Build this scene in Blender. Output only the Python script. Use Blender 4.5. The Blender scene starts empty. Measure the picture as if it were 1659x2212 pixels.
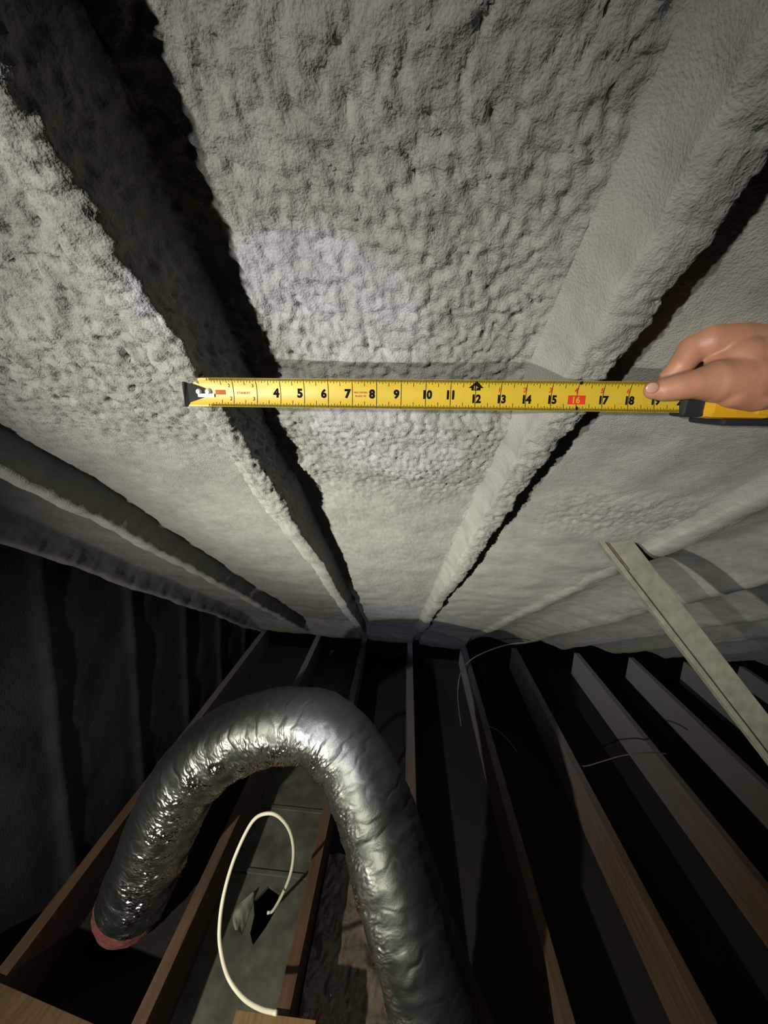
import bpy, bmesh, math, random
import numpy as np
from mathutils import Vector, Matrix

# ---------------------------------------------------------------- set-up
# Lengths are written in inches (the tape in the picture gives the scale) and converted with IN.
IN = 0.0254
scene = bpy.context.scene
COL = scene.collection
random.seed(4)
RNG = np.random.default_rng(7)

# camera: eye height 61 in above the joist tops, looking towards the eave (+Y)
CAM_Z = 61.0
cd = bpy.data.cameras.new('camera')
cam = bpy.data.objects.new('camera', cd)
COL.objects.link(cam)
cd.sensor_fit = 'HORIZONTAL'
cd.sensor_width = 36.0
cd.lens = 36.0 * 830.0 / 1659.0
cd.clip_start = 0.02
CM = Matrix(((0.99663463, -0.06564659, 0.04909114),
             (0.05981606, 0.17293356, -0.98311547),
             (0.05604867, 0.98274336, 0.17627830)))
cam.matrix_world = Matrix.Translation((0, 0, CAM_Z * IN)) @ CM.to_4x4()
scene.camera = cam

# colour management
vs = scene.view_settings
vs.view_transform = 'Standard'
vs.look = 'None'
vs.gamma = 1.0
vs.use_curve_mapping = False
vs.exposure = 0.0

# world: a closed dark attic
w = bpy.data.worlds.new('world')
scene.world = w
w.use_nodes = True
w.node_tree.nodes['Background'].inputs[0].default_value = (0.55, 0.65, 0.8, 1)
w.node_tree.nodes['Background'].inputs[1].default_value = 0.0012

# roof frame: U across the rafters (= world X), W down the slope, V square to the slope
RD = np.array([0.0, 0.83690319, -0.54735094])
ND = np.array([0.0, 0.54735094, 0.83690319])


def roof(u, wd, v):
    return np.array([u, 0, CAM_Z]) + RD * wd + ND * v


def lamp(name, loc, target, energy, color, angle, blend, radius):
    ld = bpy.data.lights.new(name, 'SPOT')
    ld.energy = energy
    ld.color = color
    ld.spot_size = math.radians(angle)
    ld.spot_blend = blend
    ld.shadow_soft_size = radius
    o = bpy.data.objects.new(name, ld)
    COL.objects.link(o)
    o.location = Vector(loc) * IN
    o.rotation_euler = (Vector(target) - Vector(loc)).to_track_quat('-Z', 'Y').to_euler()
    return o


# the torch of a second person standing to the left, and its cooler hot spot
TORCH = roof(-38, -10, -28)
FILL_POS = roof(-38, -36, -27)      # position of an added lamp further back, softens the tape shadow
lamp('torch_and_fill', TORCH, roof(5, 38, 11), 120.0, (1.0, 0.98, 0.88), 60, 1.0, 0.022)
lamp('torch_and_fill', FILL_POS, roof(6, 33, 11), 185.0, (1.0, 0.97, 0.87), 41, 1.0, 0.02)  # added lamp, partly fills the shadow of the tape
lamp('far_fill', TORCH, roof(0, 48, 12), 80.0, (1.0, 0.94, 0.78), 36, 1.0, 0.02)  # extra spot added to brighten the far foam
lamp('torch_spill', TORCH, roof(-8, 60, -16), 165.0, (1.0, 0.96, 0.83), 88, 1.0, 0.02)
lamp('torch_beam', TORCH + np.array([-0.5, 0.8, 0.9]), roof(-3.3, 11.0, 13.4), 66.0, (0.76, 0.72, 1.0), 6.0, 0.06, 0.006)
lamp('torch_beam', TORCH + np.array([0.5, 0.8, 0.9]), roof(-1.2, 19.0, 12.6), 66.0, (0.76, 0.71, 1.0), 6.2, 0.06, 0.006)
lamp('eave_beam', roof(-14, -6, -12), roof(6, 112, 9), 100.0, (0.66, 0.75, 1.0), 24, 1.0, 0.02)


# ---------------------------------------------------------------- helpers
def link(o, parent=None):
    COL.objects.link(o)
    if parent is not None:
        o.parent = parent
    return o


def grid_mesh(name, P, mat, parent=None, smooth=True, close=False):
    """P: (n, m, 3) array in inches -> one quad mesh object"""
    n, m = P.shape[:2]
    me = bpy.data.meshes.new(name)
    me.vertices.add(n * m)
    me.vertices.foreach_set('co', (P.reshape(-1, 3) * IN).astype(np.float32).ravel())
    i = np.arange(n - 1)[:, None]
    mm = m if close else m - 1
    j = np.arange(mm)[None, :]
    j2 = (j + 1) % m
    q = np.stack(np.broadcast_arrays(i * m + j, (i + 1) * m + j, (i + 1) * m + j2, i * m + j2), -1).reshape(-1, 4)
    nf = len(q)
    me.loops.add(nf * 4)
    me.loops.foreach_set('vertex_index', q.ravel().astype(np.int32))
    me.polygons.add(nf)
    me.polygons.foreach_set('loop_start', (np.arange(nf) * 4).astype(np.int32))
    me.polygons.foreach_set('use_smooth', np.full(nf, smooth))
    me.update()
    me.validate()
    me.materials.append(mat)
    return link(bpy.data.objects.new(name, me), parent)


def bm_obj(name, bm, mat, parent=None, smooth=False):
    me = bpy.data.meshes.new(name)
    bm.to_mesh(me)
    bm.free()
    me.materials.append(mat)
    if smooth:
        for p in me.polygons:
            p.use_smooth = True
    return link(bpy.data.objects.new(name, me), parent)


def add_box(bm, lo, hi, bevel=0.0, M=None):
    lo = Vector(lo) * IN
    hi = Vector(hi) * IN
    r = bmesh.ops.create_cube(bm, size=1.0)
    vsx = r['verts']
    c = (lo + hi) / 2
    s = hi - lo
    for v in vsx:
        v.co = Vector((v.co.x * s.x, v.co.y * s.y, v.co.z * s.z)) + c
    if bevel:
        es = list({e for v in vsx for e in v.link_edges})
        r2 = bmesh.ops.bevel(bm, geom=es, offset=bevel * IN, segments=2, affect='EDGES', profile=0.6)
        vsx = list({v for f in r2['faces'] for v in f.verts} | {v for v in vsx if v.is_valid})
    if M is not None:
        for v in vsx:
            v.co = M @ v.co
    return vsx


def frames(pts):
    """smooth centre line: tangents and a twist-free normal pair"""
    T = np.gradient(pts, axis=0)
    T /= np.linalg.norm(T, axis=1)[:, None]
    N = np.zeros_like(T)
    a = np.array([0.0, 0.0, 1.0]) if abs(T[0, 2]) < 0.9 else np.array([1.0, 0, 0])
    nrm = a - T[0] * (a @ T[0])
    for k in range(len(T)):
        nrm = nrm - T[k] * (nrm @ T[k])
        nrm = nrm / np.linalg.norm(nrm)
        N[k] = nrm
    return T, N, np.cross(T, N)


def spline(ctrl, n):
    """Catmull-Rom through control points, resampled evenly"""
    c = np.array(ctrl, float)
    c = np.vstack([2 * c[0] - c[1], c, 2 * c[-1] - c[-2]])
    out = []
    for k in range(1, len(c) - 2):
        t = np.linspace(0, 1, 60, endpoint=False)[:, None]
        p0, p1, p2, p3 = c[k - 1], c[k], c[k + 1], c[k + 2]
        out.append(0.5 * (2 * p1 + (p2 - p0) * t + (2 * p0 - 5 * p1 + 4 * p2 - p3) * t ** 2 + (3 * p1 - p0 - 3 * p2 + p3) * t ** 3))
    o = np.vstack(out + [c[-2][None]])
    d = np.r_[0, np.cumsum(np.linalg.norm(np.diff(o[:, :3], axis=0), axis=1))]
    s = np.linspace(0, d[-1], n)
    return np.stack([np.interp(s, d, o[:, i]) for i in range(o.shape[1])], 1), s


def tube(name, ctrl, r, mat, parent=None, n=120, m=10):
    p, s = spline(ctrl, n)
    T, A, B = frames(p)
    th = np.linspace(0, 2 * np.pi, m, endpoint=False)
    P = p[:, None, :] + r * (np.cos(th)[None, :, None] * A[:, None, :] + np.sin(th)[None, :, None] * B[:, None, :])
    caps0 = np.repeat(p[:1, None, :], m, 1)
    caps1 = np.repeat(p[-1:, None, :], m, 1)
    return grid_mesh(name, np.concatenate([caps0, P, caps1], 0), mat, parent, close=True)


def _h(ix, iy, seed):
    h = (ix.astype(np.int64) * 374761393 + iy.astype(np.int64) * 668265263 + seed * 982451653) & 0xFFFFFFFF
    h = ((h ^ (h >> 13)) * 1274126177) & 0xFFFFFFFF
    h = ((h ^ (h >> 16)) * 2246822519) & 0xFFFFFFFF
    return ((h ^ (h >> 15)) & 0xFFFFFF) / float(0x1000000)


def perlin(x, y, seed=0):
    ix = np.floor(x)
    iy = np.floor(y)
    fx = x - ix
    fy = y - iy
    ux = fx * fx * fx * (fx * (fx * 6 - 15) + 10)
    uy = fy * fy * fy * (fy * (fy * 6 - 15) + 10)

    def g(dx, dy):
        a = _h(ix + dx, iy + dy, seed) * 2 * np.pi
        return np.cos(a) * (fx - dx) + np.sin(a) * (fy - dy)
    a = g(0, 0) * (1 - ux) + g(1, 0) * ux
    b = g(0, 1) * (1 - ux) + g(1, 1) * ux
    return (a * (1 - uy) + b * uy) * 1.5


def worley(x, y, seed=0):
    ix = np.floor(x)
    iy = np.floor(y)
    best = np.full(x.shape, 9.0)
    for dx in (-1, 0, 1):
        for dy in (-1, 0, 1):
            cx = ix + dx
            cy = iy + dy
            px = cx + _h(cx, cy, seed)
            py = cy + _h(cx, cy, seed + 17)
            best = np.minimum(best, (px - x) ** 2 + (py - y) ** 2)
    return np.sqrt(best)


def sstep(a, b, x):
    t = np.clip((x - a) / (b - a), 0, 1)
    return t * t * (3 - 2 * t)


# ---------------------------------------------------------------- materials
def mat_new(name):
    m = bpy.data.materials.new(name)
    m.use_nodes = True
    nt = m.node_tree
    return m, nt, nt.nodes['Principled BSDF']


def mix_noise(nt, scale, c0, c1, detail=4, coord='Object', stretch=None, lo=0.3, hi=0.7):
    tc = nt.nodes.new('ShaderNodeTexCoord')
    src = tc.outputs[coord]
    if stretch:
        mp = nt.nodes.new('ShaderNodeMapping')
        mp.inputs['Scale'].default_value = stretch
        nt.links.new(src, mp.inputs[0])
        src = mp.outputs[0]
    nz = nt.nodes.new('ShaderNodeTexNoise')
    nz.inputs['Scale'].default_value = scale
    nz.inputs['Detail'].default_value = detail
    nt.links.new(src, nz.inputs['Vector'])
    cr = nt.nodes.new('ShaderNodeValToRGB')
    cr.color_ramp.elements[0].position = lo
    cr.color_ramp.elements[1].position = hi
    cr.color_ramp.elements[0].color = (*c0, 1)
    cr.color_ramp.elements[1].color = (*c1, 1)
    nt.links.new(nz.outputs['Fac'], cr.inputs[0])
    return cr.outputs[0], nz, src


def bump(nt, bsdf, src, scale, strength, dist, detail=3):
    nz = nt.nodes.new('ShaderNodeTexNoise')
    nz.inputs['Scale'].default_value = scale
    nz.inputs['Detail'].default_value = detail
    nt.links.new(src, nz.inputs['Vector'])
    b = nt.nodes.new('ShaderNodeBump')
    b.inputs['Strength'].default_value = strength
    b.inputs['Distance'].default_value = dist
    nt.links.new(nz.outputs['Fac'], b.inputs['Height'])
    nt.links.new(b.outputs[0], bsdf.inputs['Normal'])


def simple(name, color, rough=0.6, metal=0.0, c2=None, scale=40, bmp=None, stretch=None, detail=4):
    m, nt, b = mat_new(name)
    b.inputs['Roughness'].default_value = rough
    b.inputs['Metallic'].default_value = metal
    c2 = c2 or tuple(x * 0.8 for x in color)
    out, nz, src = mix_noise(nt, scale, c2, color, detail=detail, stretch=stretch)
    nt.links.new(out, b.inputs['Base Color'])
    if bmp:
        bump(nt, b, src, *bmp)
    return m


M_FOAM = simple('spray_foam', (0.245, 0.243, 0.222), 0.95, c2=(0.195, 0.193, 0.172), scale=30, bmp=(430, 0.75, 0.0018, 2))
M_FOAMWALL_SHADED = simple('wall_foam_shaded', (0.05, 0.05, 0.05), 0.95, c2=(0.035, 0.035, 0.035), scale=9, bmp=(160, 0.5, 0.003))  # darker than the roof foam: the wall's shade is in its colour
M_DECK = simple('roof_plywood', (0.30, 0.20, 0.11), 0.9, scale=8)
M_DRYWALL = simple('drywall_back', (0.12, 0.12, 0.092), 0.5, c2=(0.05, 0.046, 0.033), scale=14, bmp=(60, 0.3, 0.002))
M_SHADEFLOOR = simple('floor_in_shade', (0.012, 0.009, 0.007), 0.9, scale=10)  # near black: the shade between the joists is put into the colour
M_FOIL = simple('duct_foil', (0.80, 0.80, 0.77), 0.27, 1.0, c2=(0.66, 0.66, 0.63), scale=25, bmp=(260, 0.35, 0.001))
M_PINK = simple('pink_fibreglass', (0.20, 0.055, 0.05), 0.95, c2=(0.12, 0.035, 0.03), scale=60, bmp=(220, 0.9, 0.004))
M_TAPEBAND = simple('foil_band', (0.75, 0.75, 0.73), 0.3, 1.0, scale=30, bmp=(140, 0.4, 0.001))
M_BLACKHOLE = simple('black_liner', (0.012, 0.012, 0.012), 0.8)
M_BRACE = simple('brace_overspray', (0.16, 0.16, 0.122), 0.85, c2=(0.105, 0.102, 0.075), scale=40, bmp=(300, 0.35, 0.001))
M_RAWWOOD = simple('raw_wood', (0.11, 0.072, 0.045), 0.8, c2=(0.06, 0.04, 0.025), scale=20, stretch=(1, 1, 8))
M_PLY = simple('plywood_scrap', (0.26, 0.15, 0.06), 0.75, c2=(0.17, 0.095, 0.035), scale=12, stretch=(10, 1, 1))
M_PLYDARK = simple('plywood_dark', (0.10, 0.058, 0.024), 0.8, c2=(0.065, 0.037, 0.015), scale=12, stretch=(10, 1, 1))  # darker tone of the plywood colour
M_CABLE = simple('cable_sheath', (0.74, 0.70, 0.55), 0.45, c2=(0.66, 0.62, 0.48), scale=30)
M_WIRE = simple('thin_wire_sheath', (0.20, 0.205, 0.215), 0.5, scale=30)
M_YELLOW = simple('tape_yellow', (0.44, 0.31, 0.024), 0.42, c2=(0.41, 0.29, 0.021), scale=30)
M_INK = simple('tape_ink', (0.006, 0.005, 0.003), 0.9, scale=50)
M_REDINK = simple('tape_red_ink', (0.50, 0.035, 0.015), 0.5, scale=50)
M_ORANGEINK = simple('tape_orange_ink', (0.30, 0.085, 0.012), 0.5, scale=50)
M_CASE = simple('case_yellow', (0.52, 0.27, 0.012), 0.4, c2=(0.47, 0.245, 0.011), scale=30)
M_RUBBER = simple('black_rubber', (0.012, 0.014, 0.016), 0.55, scale=60, bmp=(300, 0.2, 0.0005))
M_HOOK = simple('hook_steel', (0.010, 0.010, 0.010), 0.55, 0.0, scale=40)
M_RIVET = simple('bright_rivet', (0.9, 0.9, 0.92), 0.25, 0.6, scale=40)
M_PLASTIC = simple('plastic_film', (0.16, 0.12, 0.09), 0.22, 0.0, c2=(0.10, 0.075, 0.055), scale=12, bmp=(40, 0.8, 0.006))
M_PAPER = simple('torn_paper', (0.24, 0.25, 0.19), 0.7, c2=(0.17, 0.17, 0.125), scale=25)
M_NAIL = simple('nail', (0.48, 0.28, 0.21), 0.3, scale=40)

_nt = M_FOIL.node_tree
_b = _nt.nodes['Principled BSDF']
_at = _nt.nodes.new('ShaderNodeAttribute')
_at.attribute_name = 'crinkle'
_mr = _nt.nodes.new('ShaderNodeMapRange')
_mr.inputs['To Min'].default_value = 0.52      # taut outer side, duller
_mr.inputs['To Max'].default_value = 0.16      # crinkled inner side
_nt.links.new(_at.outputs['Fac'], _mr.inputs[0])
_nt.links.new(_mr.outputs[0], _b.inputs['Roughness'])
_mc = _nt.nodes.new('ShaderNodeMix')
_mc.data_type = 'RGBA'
_mc.inputs['A'].default_value = (0.10, 0.104, 0.092, 1)  # outer side: shade painted into the foil colour
_mc.inputs['B'].default_value = (0.72, 0.72, 0.67, 1)  # inner bend: colour brightened where the glints sit
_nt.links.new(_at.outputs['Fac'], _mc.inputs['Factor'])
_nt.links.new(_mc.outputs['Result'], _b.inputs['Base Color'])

for _m in (M_INK, M_REDINK, M_ORANGEINK, M_HOOK):      # matt print
    _m.node_tree.nodes['Principled BSDF'].inputs['Specular IOR Level'].default_value = 0.08

# skin
M_SKIN, nt, b = mat_new('skin')
out, nz, src = mix_noise(nt, 28, (0.32, 0.15, 0.088), (0.41, 0.205, 0.125))
nt.links.new(out, b.inputs['Base Color'])
b.inputs['Roughness'].default_value = 0.5
b.inputs['Subsurface Weight'].default_value = 0.12
b.inputs['Subsurface Radius'].default_value = (0.006, 0.002, 0.001)
bump(nt, b, src, 260, 0.25, 0.0008)

# joist lumber, turning paler and greyer towards the eave
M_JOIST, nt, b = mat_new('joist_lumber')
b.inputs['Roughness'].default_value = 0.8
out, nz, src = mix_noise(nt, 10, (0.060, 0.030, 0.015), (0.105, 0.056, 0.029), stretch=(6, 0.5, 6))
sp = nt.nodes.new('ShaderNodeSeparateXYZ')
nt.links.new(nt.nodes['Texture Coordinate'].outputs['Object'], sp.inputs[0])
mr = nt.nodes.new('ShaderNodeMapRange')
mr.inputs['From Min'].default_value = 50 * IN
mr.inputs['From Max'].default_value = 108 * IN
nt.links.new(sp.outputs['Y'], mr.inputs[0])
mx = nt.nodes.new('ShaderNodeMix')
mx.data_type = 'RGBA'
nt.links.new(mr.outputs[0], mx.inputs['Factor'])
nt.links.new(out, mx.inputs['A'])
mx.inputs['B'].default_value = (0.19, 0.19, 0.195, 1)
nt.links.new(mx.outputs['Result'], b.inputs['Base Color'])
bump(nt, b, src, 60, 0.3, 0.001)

# ---------------------------------------------------------------- roof: deck, foam bays, foam covered rafters
bm = bmesh.new()
add_box(bm, (-60, -70, 15.6), (128, 128, 16.4))
ceiling = bm_obj('ceiling', bm, M_DECK)
for v in ceiling.data.vertices:
    p = roof(v.co.x / IN, v.co.y / IN, v.co.z / IN) * IN
    v.co = p
ceiling['kind'] = 'structure'

RAFTERS = [(-57.5, 9.6), (-41.5, 9.8), (-25.6, 10.3), (-8.45, 10.6), (7.6, 11.45), (23.1, 11.85), (38.0, 11.9), (53.0, 11.9),
           (68.5, 11.9), (84, 11.9), (99.5, 11.9), (115, 11.9)]
ws = [-34.0]
while ws[-1] < 126.5:
    x = ws[-1]
    ws.append(x + (0.5 + 0.1 * abs(x) if x < -2 else 0.115 if x < 18 else 0.115 * (x / 18.0) ** 1.25))
W1 = np.array(ws)


def pan_v(bay, W):
    """distance of the foam skin between the rafters from the camera, square to the roof"""
    if bay == 3:     # bay under the tape
        v = 13.5 - 0.9 * sstep(14.5, 17.5, W) + 0.35 * sstep(22, 25, W) - 0.35 * sstep(30, 60, W)
    elif bay == 2:
        v = 13.2 - 1.0 * sstep(4, 12, W) + 0.5 * sstep(20, 27, W)
    elif bay == 4:
        v = 13.1 - 0.5 * sstep(14, 40, W)
    else:
        v = (14.1 if bay > 4 else 13.3) - 0.3 * sstep(20, 50, W)
    return v - 2.6 * sstep(104, 124, W) + 0.18 * perlin(W / 6.0, W * 0 + bay * 3.7, 5)


def rise(bay):
    return 0.55 if bay == 4 else 0.0


sec_u, sec_v, owner = [], [], []
lastr = len(RAFTERS) - 1
for k, (e, vb) in enumerate(RAFTERS):
    near = k in (3, 4)
    wide = 1.65 if k != 4 else 1.6
    wob = 0.14 * perlin(W1 / 2.2, W1 * 0 + k * 1.3, 21) + 0.08 * perlin(W1 / 0.9, W1 * 0 + k * 2.3, 22) + 0.35 * perlin(W1 / 17.0, W1 * 0 + k, 23)
    vbw = vb + 0.12 * perlin(W1 / 3.1, W1 * 0 + k * 5.1, 24) + 0.25 * perlin(W1 / 14.0, W1 * 0 + k * 2.1, 25)
    vl = pan_v(k - 1, W1) - rise(k - 1)
    vr = pan_v(k, W1)
    if k >= 5:           # thin foam on the right: rounded valleys between soft crests
        vr = vbw + 0.15
    if k >= 6:
        vl = vbw + 0.15
    d = 0.11 if near else 0.2 if 1 <= k <= 5 else 0.35
    n1, n2 = max(5, int(3.0 / d)), max(5, int(wide / d))
    fil = 0.75 if k in (4, 5) else 0.5
    for t in np.linspace(0, 1, n1):           # left face
        sec_u.append(e - wide - fil * (1 - t) ** 1.8 + wob * t); sec_v.append(vl + (vbw - vl) * t); owner.append(('r', k))
    for t in np.linspace(0, 1, n2)[1:-1]:     # underside
        sec_u.append(e - wide + wide * t + wob); sec_v.append(vbw - 0.16 * np.sin(t * np.pi)); owner.append(('r', k))
    for t in np.linspace(0, 1, n1):           # right face
        sec_u.append(e + 0.5 * t ** 1.8 + wob * (1 - t)); sec_v.append(vbw + (vr - vbw) * t); owner.append(('r', k))
    if k < lastr:
        e2 = RAFTERS[k + 1][0]
        a, bb = e + 0.5, e2 - (1.6 if k == 3 else 1.65) - (0.75 if k + 1 in (4, 5) else 0.5)
        db = {3: 0.11, 2: 0.13, 4: 0.15}.get(k, 0.3)
        nb = int((bb - a) / db)
        for t in np.linspace(0, 1, nb + 2)[1:-1]:
            crown = (0.25 * np.sin(np.pi * t) + rise(k) * t ** 1.2) if k < 5 else -1.75 * np.sin(np.pi * t ** 0.85)
            sec_u.append(np.full_like(W1, a + (bb - a) * t)); sec_v.append(vr + 0.0 * W1 - crown); owner.append(('b', k))
U = np.array(sec_u)
V = np.array(sec_v)
for _ in range(3):
    U[1:-1] = 0.25 * U[:-2] + 0.5 * U[1:-1] + 0.25 * U[2:]
    V[1:-1] = 0.25 * V[:-2] + 0.5 * V[1:-1] + 0.25 * V[2:]
W = np.broadcast_to(W1, U.shape)
S = np.cumsum(np.r_[np.zeros((1, U.shape[1])), np.hypot(np.diff(U, axis=0), np.diff(V, axis=0))], 0)
du = np.gradient(U, axis=0)
dv = np.gradient(V, axis=0)
ln = np.hypot(du, dv) + 1e-9
nu, nv = dv / ln, -du / ln                     # points into the attic
own_r = np.array([o[0] == 'r' for o in owner])[:, None]
kk = np.array([o[1] for o in owner])[:, None]
# how rough each area is: sprayed lumps near the camera, smoother skin towards the eave and on the right
amp = np.where(kk == 3, 1.0 - 0.72 * sstep(22, 29, W), np.where(kk == 2, 1.05 - 0.85 * sstep(16, 22, W), np.where(kk < 2, 0.3, 0.22)))
amp = np.where((kk == 4) & ~own_r, 0.14 + 0.6 * sstep(22, 25, W) * (1 - sstep(28, 33, W)) * sstep(10, 12, U), amp)
side4 = own_r & (kk == 4)
amp = np.where(side4, np.where(nu < -0.35, 0.10, 0.85 - 0.45 * sstep(30, 60, W)), amp)
amp = np.where(own_r & (kk == 3), 1.1 - 0.8 * sstep(16, 34, W), amp)
amp = amp * (1 + 0.25 * perlin(U / 5, W / 5, 51))
wx = S + 0.25 * perlin(S / 0.8, W / 0.8, 3)
wy = W + 0.25 * perlin(S / 0.8, W / 0.8, 4)
F = worley(wx / 0.34, wy / 0.46, 11)
F2 = worley(wx / 0.20, wy / 0.27, 12)
lump = 0.5 - F
lump2 = 0.5 - F2
pit = -np.clip(perlin(S / 0.36, W / 0.60, 31) - 0.34, 0, 1)
dsp = amp * (0.19 * lump + 0.13 * lump2 + 0.34 * pit + 0.10 * perlin(S / 0.9, W / 1.1, 33)) + 0.16 * perlin(S / 3.2, W / 4.5, 34) + 0.035 * amp * perlin(S / 0.2, W / 0.25, 35)
dsp = np.where((kk == 2) & ~own_r, dsp + amp * 0.25 * pit, dsp)
U2 = U + nu * dsp
V2 = V + nv * dsp
PX = np.stack([U2, RD[1] * W + ND[1] * V2, CAM_Z + RD[2] * W + ND[2] * V2], -1)
start = 0
for i in range(1, len(owner) + 1):
    if i == len(owner) or owner[i] != owner[start]:
        nm = 'rafter' if owner[start][0] == 'r' else 'foam_panel'
        seg = PX[max(0, start):min(len(owner), i + 1)]
        step = 1 if 1 <= owner[start][1] <= 5 else 2
        idx = np.unique(np.r_[np.arange(0, seg.shape[1], step), seg.shape[1] - 1])
        grid_mesh(nm, seg[:, idx], M_FOAM, ceiling)
        start = i

# ---------------------------------------------------------------- floor: ceiling boards below, joists
JOISTS = [-41.6, -24.0, -9.4, 4.9, 21.7, 37.7, 57.0, 73.6, 90.0, 106.5]
bm = bmesh.new()
edges = [-60] + JOISTS + [126]
HOLE = [(-18.4, 45.2), (-16.9, 47.4), (-15.0, 46.6), (-14.7, 44.6), (-15.5, 42.2), (-16.5, 40.2), (-17.4, 41.4), (-17.6, 43.4)]
for a, bb in zip(edges[:-1], edges[1:]):
    outer = [bm.verts.new(Vector((x, y, -7.25)) * IN) for x, y in ((a, -24), (bb, -24), (bb, 116), (a, 116))]
    es = [bm.edges.new((outer[i], outer[(i + 1) % 4])) for i in range(4)]
    if a == -24.0:
        inner = [bm.verts.new(Vector((x, y, -7.25)) * IN) for x, y in HOLE]
        es += [bm.edges.new((inner[i], inner[(i + 1) % len(inner)])) for i in range(len(inner))]
        bmesh.ops.triangle_fill(bm, edges=es, use_beauty=True)
        low = [bm.verts.new(v.co + Vector((0, 0, -0.5 * IN))) for v in inner]
        for i in range(len(inner)):
            j = (i + 1) % len(inner)
            bm.faces.new((inner[i], inner[j], low[j], low[i]))
    else:
        bm.faces.new(outer)
floor = bm_obj('floor', bm, M_SHADEFLOOR)
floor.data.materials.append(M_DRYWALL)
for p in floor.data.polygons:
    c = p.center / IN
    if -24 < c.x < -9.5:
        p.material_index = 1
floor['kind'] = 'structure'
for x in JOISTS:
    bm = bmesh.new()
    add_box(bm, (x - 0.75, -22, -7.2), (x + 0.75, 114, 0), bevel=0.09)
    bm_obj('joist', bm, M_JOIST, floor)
# drywall joint strips across the bay with the hole
for y, dz in ((60.0, 0.0), (49.0, 0.05)):
    bm = bmesh.new()
    add_box(bm, (-23.2, y - 0.35, -7.25), (-10.2, y + 0.35, -7.05 + dz), bevel=0.06)
    bm_obj('joint_strip', bm, M_DRYWALL, floor)

# ---------------------------------------------------------------- left gable wall
yy = np.linspace(-30, 116, 220)
zz = np.linspace(-7.2, 96, 140)
Y, Z = np.meshgrid(yy, zz, indexing='ij')
rid = sum(np.exp(-((Y - s) / 1.1) ** 2) for s in np.arange(-2, 116, 16))
X = -47.5 + 0.5 * rid + 0.25 * perlin(Y / 7, Z / 9, 61) + 0.05 * perlin(Y / 1.2, Z / 1.2, 62)
Zr = np.minimum(Z, 61 + (15.0 - Y * 0.54735) / 0.8369)
wall = grid_mesh('wall_left', np.stack([X, Y, Zr], -1), M_FOAMWALL_SHADED)
wall['kind'] = 'structure'


def tag(o, label, cat, group=None):
    o['label'] = label
    o['category'] = cat
    if group:
        o['group'] = group
    return o


def thing(name, label, cat, loc=(0, 0, 0), group=None):
    o = bpy.data.objects.new(name, None)
    COL.objects.link(o)
    o.location = Vector(loc) * IN
    o.empty_display_size = 0.05
    return tag(o, label, cat, group)


def child(o, root):
    """parent a part built in world coordinates without moving it"""
    o.parent = root
    o.matrix_parent_inverse = Matrix.Translation(root.location).inverted()
    return o


# ---------------------------------------------------------------- tape measure
T0 = Vector((-9.38, 16.29, 62.65))
T17 = Vector((7.60, 16.30, 63.30))
ex = (T17 - T0).normalized()
LEN = (T17 - T0).length
KX = LEN / 17.0
to_cam = (Vector((0, 0, CAM_Z)) - (T0 + T17) / 2)
ez = (to_cam - ex * to_cam.dot(ex)).normalized()
ey = ez.cross(ex)
tape = thing('tape_measure', 'yellow tape measure stretched across the foam bay between two rafters', 'tape measure')
tape.matrix_world = Matrix.Translation(T0 * IN) @ Matrix((ex, ey, ez)).transposed().to_4x4()
HW = 0.575


def bow(y):
    return 0.13 * (y / HW) ** 2


xs = np.linspace(-0.02, 20.9, 60)
ys = np.linspace(-HW, HW, 17)
front = np.stack(np.broadcast_arrays((xs * KX)[:, None], ys[None, :], bow(ys)[None, :]), -1)
back = front[:, ::-1].copy()
back[..., 2] -= 0.02
ring = np.concatenate([front, back], 1)
grid_mesh('blade', ring, M_YELLOW, tape, close=True)


def decal_quads(name, rects, mat, z=0.006):
    """flat print on the bowed blade: rects (x0, x1, y0, y1)"""
    bm = bmesh.new()
    for x0, x1, y0, y1 in rects:
        n = max(1, int(abs(y1 - y0) / 0.12))
        prev = None
        for t in np.linspace(0, 1, n + 1):
            y = y0 + (y1 - y0) * t
            cur = [bm.verts.new(Vector((x * KX, y, bow(y) + z)) * IN) for x in (x0, x1)]
            if prev:
                bm.faces.new((prev[0], prev[1], cur[1], cur[0]))
            prev = cur
    return bm_obj(name, bm, mat, tape)


def text_mesh(items, z=0.008, bold=0.012):
    """items: (text, centre x, centre y, height, squeeze); returns bmesh in tape space"""
    bm = bmesh.new()
    for s, cx, cy, h, sq in items:
        cu = bpy.data.curves.new('t', 'FONT')
        cu.body = s
        cu.size = 1.0
        cu.offset = bold
        cu.resolution_u = 3
        o = bpy.data.objects.new('t', cu)
        COL.objects.link(o)
        bpy.context.view_layer.update()
        me = bpy.data.meshes.new_from_object(o.evaluated_get(bpy.context.evaluated_depsgraph_get()))
        bpy.data.objects.remove(o)
        bpy.data.curves.remove(cu)
        co = np.array([v.co[:] for v in me.vertices])
        lo, hi = co.min(0), co.max(0)
        k = h / (hi[1] - lo[1])
        vv = []
        for c in co:
            x = cx * KX + (c[0] - (lo[0] + hi[0]) / 2) * k * sq
            y = cy + (c[1] - (lo[1] + hi[1]) / 2) * k
            vv.append(bm.verts.new(Vector((x, y, bow(y) + z)) * IN))
        for p in me.polygons:
            try:
                bm.faces.new([vv[i] for i in p.vertices])
            except ValueError:
                pass
        bpy.data.meshes.remove(me)
    return bm


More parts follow.
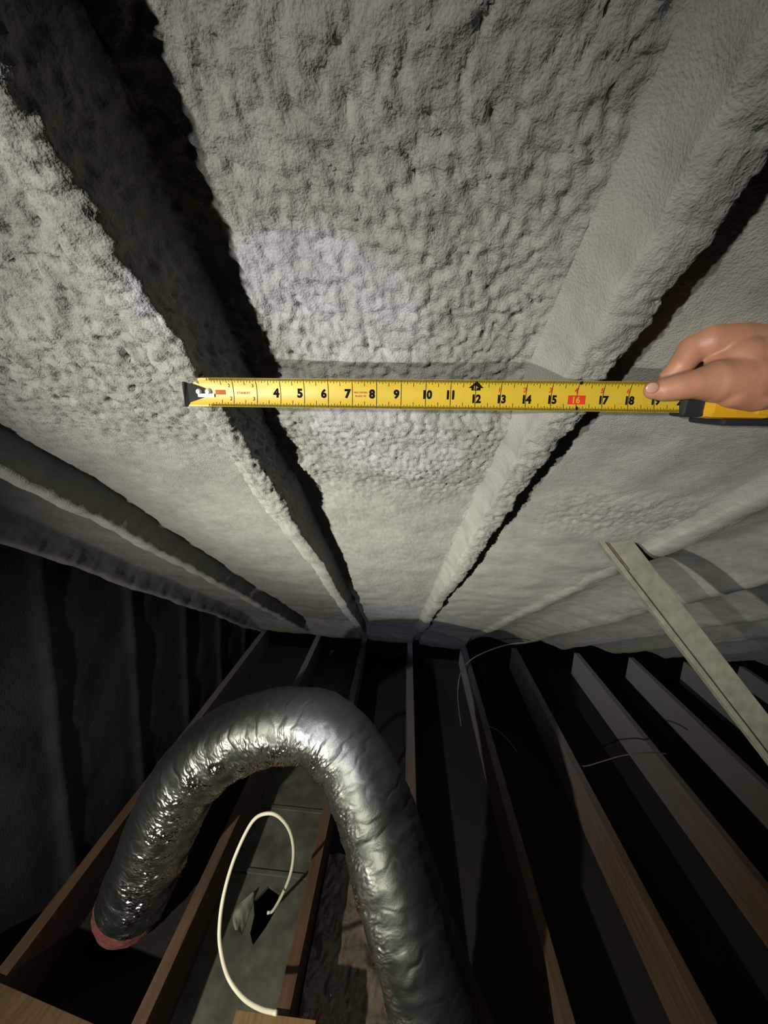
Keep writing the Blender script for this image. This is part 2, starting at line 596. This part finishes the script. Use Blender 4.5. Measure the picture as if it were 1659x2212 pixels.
ticks = []
for i in range(1, 20 * 16):
    x = i / 16
    if i % 16 == 0:
        L = None
    elif i % 8 == 0:
        L = 0.27
    elif i % 4 == 0:
        L = 0.18
    elif i % 2 == 0:
        L = 0.15
    else:
        L = 0.11
    tw = 0.010
    if L is None:
        if x >= 2:
            ticks.append((x - 0.012, x + 0.012, -HW + 0.01, HW - 0.01))
    elif x > 0.9:
        ticks.append((x - tw, x + tw, -HW + 0.01, -HW + 0.01 + L))
        ticks.append((x - tw, x + tw, HW - 0.01 - L, HW - 0.01))
for i in range(30, 20 * 32):
    if i % 2:
        x = i / 32
        ticks.append((x - 0.008, x + 0.008, -HW + 0.01, -HW + 0.095))
        ticks.append((x - 0.008, x + 0.008, HW - 0.095, HW - 0.01))
decal_quads('tick_marks', ticks, M_INK)['kind'] = 'stuff'
nums = [(str(n), n - 0.19, 0.0, 0.37, 1.0) for n in range(4, 10)]
nums += [('10', 10.08, 0.0, 0.36, 0.92), ('11', 11.0, 0.0, 0.36, 0.92)]
nums += [(str(n), n + 0.06, -0.14, 0.34, 0.92) for n in (12, 13, 14, 15, 17, 18, 19, 20)]
for it in nums:
    bm_obj('printed_number', text_mesh([it], bold=0.05), M_INK, tape)
for it in [('2', 1.84, 0.28, 0.13, 1), ('3', 2.84, 0.28, 0.13, 1), ('2', 1.88, -0.24, 0.15, 1), ('3', 2.86, -0.24, 0.15, 1)]:
    bm_obj('small_number', text_mesh([it]), M_INK, tape)
for i in (1, 2, 3, 4, 5, 6):
    bm_obj('red_foot_number', text_mesh([(str(i), 12 + i - 0.06, 0.22, 0.19, 1.0)], bold=0.03), M_REDINK, tape)
decal_quads('red_stud_box', [(15.66, 16.34, -0.31, 0.03)], M_REDINK, 0.008)
bm_obj('stud_number', text_mesh([('16', 16.0, -0.14, 0.26, 1.0)], z=0.012, bold=0.02), M_YELLOW, tape)
bm_obj('brand_text', text_mesh([('STANLEY', 2.42, -0.01, 0.10, 1.0)], bold=0.02), M_ORANGEINK, tape)
bm_obj('small_print', text_mesh([('MAX STRONG', 7.34, 0.055, 0.075, 0.85), ('BLADE TIP', 7.34, -0.085, 0.075, 0.95)], bold=0.02), M_ORANGEINK, tape)
decal_quads('orange_label', [(1.22, 1.66, -0.09, 0.10)], M_ORANGEINK)


def poly_decal(name, polys, mat, z=0.008):
    bm = bmesh.new()
    for poly in polys:
        bm.faces.new([bm.verts.new(Vector((x * KX, y, bow(y) + z)) * IN) for x, y in poly])
    return bm_obj(name, bm, mat, tape)


def diamond(cx, cy, r):
    return [(cx - r, cy), (cx, cy - r * 1.2), (cx + r, cy), (cx, cy + r * 1.2)]


poly_decal('foot_arrow', [[(11.70, 0.27), (12.30, 0.27), (12.0, 0.53)], [(11.82, 0.18), (12.18, 0.18), (12.18, 0.27), (11.82, 0.27)]], M_INK)
bm_obj('foot_mark_text', text_mesh([('1F', 12.0, 0.29, 0.16, 0.95)], z=0.013, bold=0.01), M_YELLOW, tape)
for d in (diamond(16.06, 0.50, 0.07), diamond(16.03, -0.46, 0.07)):
    poly_decal('stud_diamond', [d], M_INK)
# end hook
bm = bmesh.new()
prof = [(-0.10, HW + 0.02), (0.02, HW + 0.02), (0.10, 0.40), (0.85, 0.14), (0.85, -0.16), (0.10, -0.42), (0.02, -HW - 0.02), (-0.10, -HW - 0.02)]
vt = [bm.verts.new(Vector((x, y, bow(y) * 0.8 + 0.045)) * IN) for x, y in prof]
vb_ = [bm.verts.new(Vector((x, y, bow(y) * 0.8 + 0.012)) * IN) for x, y in prof]
bm.faces.new(vt)
bm.faces.new(vb_[::-1])
for i in range(len(prof)):
    j = (i + 1) % len(prof)
    bm.faces.new((vt[i], vb_[i], vb_[j], vt[j]))
add_box(bm, (-0.13, -HW + 0.05, -0.55), (-0.08, HW - 0.05, 0.05))
hook = bm_obj('end_hook', bm, M_HOOK, tape)
for x in (0.52, 0.92):
    bm = bmesh.new()
    bmesh.ops.create_cone(bm, cap_ends=True, segments=14, radius1=0.15 * IN, radius2=0.07 * IN, depth=0.09 * IN,
                          matrix=Matrix.Translation(Vector((x, 0.02, 0.085)) * IN))
    bm_obj('rivet', bm, M_RIVET, hook)
bm = bmesh.new()
add_box(bm, (0.40, -0.20, 0.045), (1.18, -0.06, 0.075), bevel=0.012)
bm_obj('rivet_plate', bm, M_RIVET, hook)
# case
CY = -0.62
bm = bmesh.new()
add_box(bm, (20.75, CY - 0.16, -1.75), (23.3, CY + 0.95, 0.45), bevel=0.28)
bm_obj('case', bm, M_CASE, tape, smooth=False)
bm = bmesh.new()
add_box(bm, (19.95, CY - 0.12, -0.55), (20.85, CY + 0.95, 0.26), bevel=0.14)
bm_obj('mouth_guard', bm, M_RUBBER, tape)
bm = bmesh.new()
add_box(bm, (21.5, CY - 0.42, -1.6), (25.0, CY - 0.14, 0.35), bevel=0.12)
bm_obj('bottom_grip', bm, M_RUBBER, tape)
bm = bmesh.new()
add_box(bm, (23.1, CY - 0.2, -1.7), (25.2, CY + 1.0, 0.5), bevel=0.25)
bm_obj('end_grip', bm, M_RUBBER, tape)
bm = bmesh.new()
add_box(bm, (22.55, CY + 0.02, 0.42), (23.0, CY + 0.3, 0.53), bevel=0.04)
bm_obj('belt_clip_boss', bm, M_CASE, tape)

# ---------------------------------------------------------------- hand holding the case
def limb(bm, pts):
    """chain of (x, y, z, r) balls joined by tapered sleeves"""
    for i, (x, y, z, r) in enumerate(pts):
        bmesh.ops.create_icosphere(bm, subdivisions=3, radius=r * IN, matrix=Matrix.Translation(Vector((x, y, z)) * IN))
        if i:
            x0, y0, z0, r0 = pts[i - 1]
            a = Vector((x0, y0, z0))
            c = Vector((x, y, z))
            L = (c - a).length
            q = (c - a).to_track_quat('Z', 'Y')
            bmesh.ops.create_cone(bm, cap_ends=True, segments=24, radius1=r0 * IN, radius2=r * IN, depth=L * IN,
                                  matrix=Matrix.Translation((a + c) / 2 * IN) @ q.to_matrix().to_4x4())


HAND = [
    # thumb, pressed on the blade
    [(9.27, 15.93, 63.57, 0.34), (9.63, 15.85, 63.61, 0.44), (10.04, 15.73, 63.70, 0.49), (10.57, 15.68, 63.82, 0.54), (11.43, 15.75, 63.97, 0.78), (12.55, 15.93, 64.12, 1.05), (14.12, 16.29, 64.50, 1.15)],
    # index finger, bent down behind the blade
    [(10.26, 17.03, 63.77, 0.28), (10.27, 16.84, 64.14, 0.38), (10.50, 16.53, 64.62, 0.46), (10.88, 16.53, 65.34, 0.54), (11.36, 16.33, 65.52, 0.68), (12.19, 16.27, 65.50, 0.80), (13.53, 16.41, 65.34, 1.05)],
    # middle, ring and little fingers wrapped round the case
    [(11.71, 17.21, 63.51, 0.33), (12.22, 17.41, 64.48, 0.37), (12.42, 17.14, 65.20, 0.45), (13.80, 17.17, 65.53, 0.75), (15.26, 16.78, 65.25, 1.00)],
    [(12.82, 17.55, 63.42, 0.32), (12.76, 17.67, 64.68, 0.36), (13.06, 17.37, 65.19, 0.41), (14.56, 17.48, 65.36, 0.62), (15.56, 16.87, 65.11, 1.00)],
    [(13.95, 17.93, 63.51, 0.28), (13.99, 18.03, 64.61, 0.32), (14.19, 17.71, 65.03, 0.36), (14.85, 17.25, 65.15, 0.55), (15.86, 16.96, 64.96, 1.00)],
    # palm, web and forearm
    [(11.81, 16.09, 64.61, 0.66), (12.33, 16.05, 64.80, 0.95), (13.48, 16.19, 64.71, 1.35), (14.74, 16.44, 64.64, 1.30)],
    [(12.06, 15.72, 63.65, 0.62), (12.93, 15.87, 63.66, 0.72), (14.14, 16.21, 64.10, 1.00)],
    [(14.74, 16.44, 64.64, 1.30), (16.00, 16.47, 64.45, 1.15), (18.12, 16.59, 63.97, 1.15), (21.88, 16.84, 62.59, 1.40), (28.06, 17.28, 59.95, 1.70)],
]
bm = bmesh.new()
for ch in HAND:
    limb(bm, ch)
me = bpy.data.meshes.new('person')
bm.to_mesh(me)
bm.free()
tmp = bpy.data.objects.new('person', me)
COL.objects.link(tmp)
md = tmp.modifiers.new('r', 'REMESH')
md.mode = 'VOXEL'
md.voxel_size = 0.0013
md.use_smooth_shade = True
sm = tmp.modifiers.new('s', 'SMOOTH')
sm.factor = 0.5
sm.iterations = 12
bpy.context.view_layer.update()
me2 = bpy.data.meshes.new_from_object(tmp.evaluated_get(bpy.context.evaluated_depsgraph_get()))
bpy.data.objects.remove(tmp)
me2.materials.clear()
me2.materials.append(M_SKIN)
me2.name = 'person'
for p in me2.polygons:
    p.use_smooth = True
person = link(bpy.data.objects.new('person', me2))
tag(person, 'bare hand and forearm of a person pinching the yellow tape at the right', 'person')
bm = bmesh.new()
bmesh.ops.create_uvsphere(bm, u_segments=16, v_segments=10, radius=1.0)
nail = bm_obj('thumb_nail', bm, M_NAIL, person, smooth=True)
tc = Vector((9.03, 15.59, 63.60))
for v in nail.data.vertices:
    c = v.co
    v.co = (tc + ex * (c.x * 0.25) + ey * (c.y * 0.20) + ez * (c.z * 0.07)) * IN

# ---------------------------------------------------------------- flexible duct
DUCT = [(-33.50, 40.67, -2.38), (-30.99, 41.17, 4.25), (-28.17, 41.60, 11.53), (-24.98, 42.11, 17.45), (-20.12, 42.48, 22.14), (-14.12, 42.66, 24.86),
        (-8.62, 42.02, 25.43), (-4.71, 40.64, 23.47), (-2.24, 38.71, 21.12), (-0.31, 36.71, 18.49), (1.52, 34.17, 15.71), (3.23, 32.19, 12.69), (5.10, 30.43, 9.18), (7.67, 28.91, 4.53), (11.42, 27.48, -1.64)]
dp, ds = spline(DUCT, 1100)
T, A, B = frames(dp)
curv = np.gradient(T, ds, axis=0)
for _ in range(90):
    curv[1:-1] = (curv[:-2] + curv[1:-1] * 2 + curv[2:]) / 4
TH = np.linspace(0, 2 * np.pi, 256, endpoint=False)
dirs = np.cos(TH)[None, :, None] * A[:, None] + np.sin(TH)[None, :, None] * B[:, None]
inside = np.clip((dirs * curv[:, None]).sum(-1) * 9.0, -1, 1)      # 1 on the inner side of the bend
SS = np.broadcast_to(ds[:, None], inside.shape)
TT = np.broadcast_to(TH[None, :], inside.shape)
cx_, sx_ = np.cos(TT), np.sin(TT)


def cyl(a, b2, seed):   # noise that closes round the tube
    f = sstep(0, 0.5, TT) * (1 - 0) 
    n1 = perlin(SS / a, TT * 4.5 / b2, seed)
    n2 = perlin(SS / a, (TT - 2 * np.pi) * 4.5 / b2, seed)
    k = sstep(5.6, 2 * np.pi, TT)
    return n1 * (1 - k) + n2 * k


wsx = cyl(1.1, 1.3, 70) * 0.35
SS = SS + wsx
crk = 0.45 - np.abs(cyl(0.27, 1.6, 71))
crk2 = 0.45 - np.abs(cyl(0.50, 0.9, 72))
crk3 = cyl(0.17, 0.32, 75)
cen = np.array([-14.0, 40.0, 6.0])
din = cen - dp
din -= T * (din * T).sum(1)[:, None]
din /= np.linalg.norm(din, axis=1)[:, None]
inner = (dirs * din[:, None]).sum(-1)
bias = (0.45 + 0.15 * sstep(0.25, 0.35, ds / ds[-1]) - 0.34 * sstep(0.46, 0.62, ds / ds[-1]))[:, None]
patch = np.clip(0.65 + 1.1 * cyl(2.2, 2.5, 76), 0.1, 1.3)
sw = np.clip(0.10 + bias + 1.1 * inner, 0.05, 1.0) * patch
fold = np.clip(0.5 - np.abs(cyl(2.6, 9.0, 77)) * 3.2, 0, 1)
rad = 4.45 + 0.02 * np.sin(2 * np.pi * (SS / 1.5)) + sw * (0.26 * crk + 0.24 * crk2 + 0.08 * crk3) - 0.10 * fold + 0.16 * cyl(3.0, 3.5, 73) - 0.3 * np.clip(inside, 0, 1)
pinch = np.exp(-((ds - ds[int(1100 * 0.262)]) / 1.0) ** 2)[:, None]
rad = rad - 0.9 * pinch * np.clip(inside, 0, 1)
pinch2 = np.exp(-((ds - ds[int(1100 * 0.80)]) / 0.5) ** 2)[:, None]
rad = rad - 0.45 * pinch2 * (0.5 + 0.5 * np.cos(TT - 1.0))
root = thing('flexible_duct', 'silver foil flexible duct arching up over the joists', 'duct', loc=tuple(dp[0]))
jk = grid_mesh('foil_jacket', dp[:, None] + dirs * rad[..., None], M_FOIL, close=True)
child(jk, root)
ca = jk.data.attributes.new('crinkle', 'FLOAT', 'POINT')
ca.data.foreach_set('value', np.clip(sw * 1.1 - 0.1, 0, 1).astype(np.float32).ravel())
# pink insulation showing under the end of the jacket
e0 = dp[6:0:-1] * 0
n = 26
q = np.linspace(0, 1, n)
base = dp[9]
axis = -T[12]
ring_r = np.interp(q, [0, 0.25, 0.7, 0.9, 1.0], [4.2, 4.3, 4.25, 3.9, 3.0])
TH2 = np.linspace(0, 2 * np.pi, 72, endpoint=False)
d2 = np.cos(TH2)[:, None] * A[12] + np.sin(TH2)[:, None] * B[12]
PI_ = base[None, None] + axis[None, None] * (q * 3.6)[:, None, None] + d2[None] * (ring_r[:, None] + 0.22 * perlin(np.broadcast_to(q[:, None] * 6, (n, 72)), np.broadcast_to(np.sin(TH2)[None] * 5, (n, 72)), 81))[..., None]
child(grid_mesh('insulation_sleeve', PI_, M_PINK, close=True), root)
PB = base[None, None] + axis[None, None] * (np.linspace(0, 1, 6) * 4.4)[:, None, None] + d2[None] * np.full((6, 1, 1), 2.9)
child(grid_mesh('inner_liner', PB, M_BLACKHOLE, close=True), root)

# ---------------------------------------------------------------- brace at the right
b0 = Vector((18.06, 33.45, 54.20))
b1 = Vector((30.68, 29.69, 39.33))
ax = (b1 - b0).normalized()
tc = Vector((0, 0, CAM_Z)) - b0
nz_ = (tc - ax * tc.dot(ax)).normalized()
bx = ax.cross(nz_)                       # across the board
if bx.x < 0:
    bx = -bx
bx, nz_ = (bx * math.cos(0.3) - nz_ * math.sin(0.3)), (nz_ * math.cos(0.3) + bx * math.sin(0.3))
RB = Matrix((bx, nz_, ax)).transposed().to_4x4()
brace = thing('roof_brace', 'pale overspray-covered wooden brace running from the roof foam to the lower right', 'brace', loc=tuple(b0))
MB_ = Matrix.Translation(b0 * IN) @ RB
LB = 62.0
bm = bmesh.new()
add_box(bm, (-0.75, -0.75, -1.0), (1.22, 0.0, LB), bevel=0.07, M=MB_)
child(bm_obj('main_board', bm, M_BRACE), brace)
bm = bmesh.new()
add_box(bm, (-1.12, -0.7, -0.2), (-0.74, 0.22, LB), bevel=0.06, M=MB_)
child(bm_obj('edge_strip', bm, M_BRACE), brace)
bm = bmesh.new()
add_box(bm, (-0.80, -0.4, -1.4), (-0.52, 0.10, 3.2), bevel=0.05, M=MB_)
child(bm_obj('nailing_cleat', bm, M_RAWWOOD), brace)

# ---------------------------------------------------------------- cables
cb = tube('loose_cable', [(-16.35, 45.39, -9.50), (-15.45, 45.66, -9.08), (-12.46, 42.49, 0.77), (-11.25, 40.70, 7.48), (-11.45, 39.96, 11.94), (-12.79, 39.81, 14.30), (-14.44, 39.81, 14.72), (-16.21, 39.51, 13.59),
                          (-17.50, 37.43, 10.83), (-17.78, 34.95, 8.43), (-17.39, 33.07, 6.36), (-16.47, 31.69, 5.18), (-15.21, 30.70, 3.86), (-13.27, 29.70, 3.44), (-11.17, 28.73, 4.21), (-8.98, 27.41, 6.50)], 0.215, M_CABLE, n=160, m=12)
tag(cb, 'cream cable looping out of a dark hole between two joists', 'cable')
w1 = tube('thin_wire', [(34.61, 94.67, 12.08), (30.12, 93.42, 11.98), (24.94, 91.03, 11.45), (19.79, 87.59, 10.72), (16.77, 85.12, 9.13), (15.63, 82.70, 7.33), (15.35, 80.12, 4.34), (15.75, 75.47, 0.99)], 0.15, M_WIRE, n=60, m=6)
tag(w1, 'thin pale wire drooping from the eave right of the duct arch', 'wire')
w2 = tube('thin_wire', [(36.86, 70.05, -1.08), (39.55, 69.29, -0.38), (42.45, 68.76, 1.52), (45.86, 68.30, 3.68), (50.78, 68.69, 4.49), (55.12, 69.79, 3.76)], 0.13, M_RAWWOOD, n=50, m=6)
tag(w2, 'thin brownish wire lying across two joists right of the duct', 'wire')
w3 = tube('thin_wire', [(21.17, 75.87, 1.69), (23.80, 74.89, 1.18), (25.83, 73.74, -0.11), (27.41, 72.56, -1.48)], 0.09, M_WIRE, n=30, m=6)
tag(w3, 'very short fine wire between two dark joists right of the duct', 'wire')

# ---------------------------------------------------------------- scraps on the joists
bm = bmesh.new()
add_box(bm, (-14.2, 22.0, 0.0), (-5.6, 30.2, 0.7), bevel=0.06)
tag(bm_obj('wood_block', bm, M_PLY), 'tan wood block lying across a joist below the cream cable', 'wood')
bm = bmesh.new()
add_box(bm, (-52, 12, 0.0), (-29.5, 28.6, 0.7), bevel=0.06)
pl = bm_obj('plywood_board', bm, M_PLYDARK)
pl.rotation_euler.z = math.radians(-9)
pl.location = (-3 * IN, -5 * IN, 0)
tag(pl, 'brown plywood board on the joists in the lower left corner', 'board')
gx, gy = np.meshgrid(np.linspace(-8.4, 3.9, 70), np.linspace(24, 52, 110), indexing='ij')
gz = -6.3 + 0.7 * np.abs(perlin(gx / 3.5 + gy / 9, gy / 7, 91)) + 0.3 * (0.5 - np.abs(perlin(gx / 1.1 - gy / 5, gy / 2.4, 92)))
sh = grid_mesh('plastic_sheet', np.stack([gx, gy, gz], -1), M_PLASTIC)
tag(sh, 'crumpled dark plastic sheet lying between the joists left of the duct', 'sheet')

# torn paper flap beside the hole
fx, fy = np.meshgrid(np.linspace(0, 1, 14), np.linspace(0, 1, 18), indexing='ij')
px = -18.3 - 2.0 * fx * np.sin(np.pi * (0.15 + 0.8 * fy)) - 0.1
py = 41.0 + 4.6 * fy
pz = -7.15 + 0.9 * np.sin(fx * 2.2) + 0.15 * perlin(fx * 4, fy * 5, 95)
fl = grid_mesh('torn_flap', np.stack([px, py, pz], -1), M_PAPER, floor)
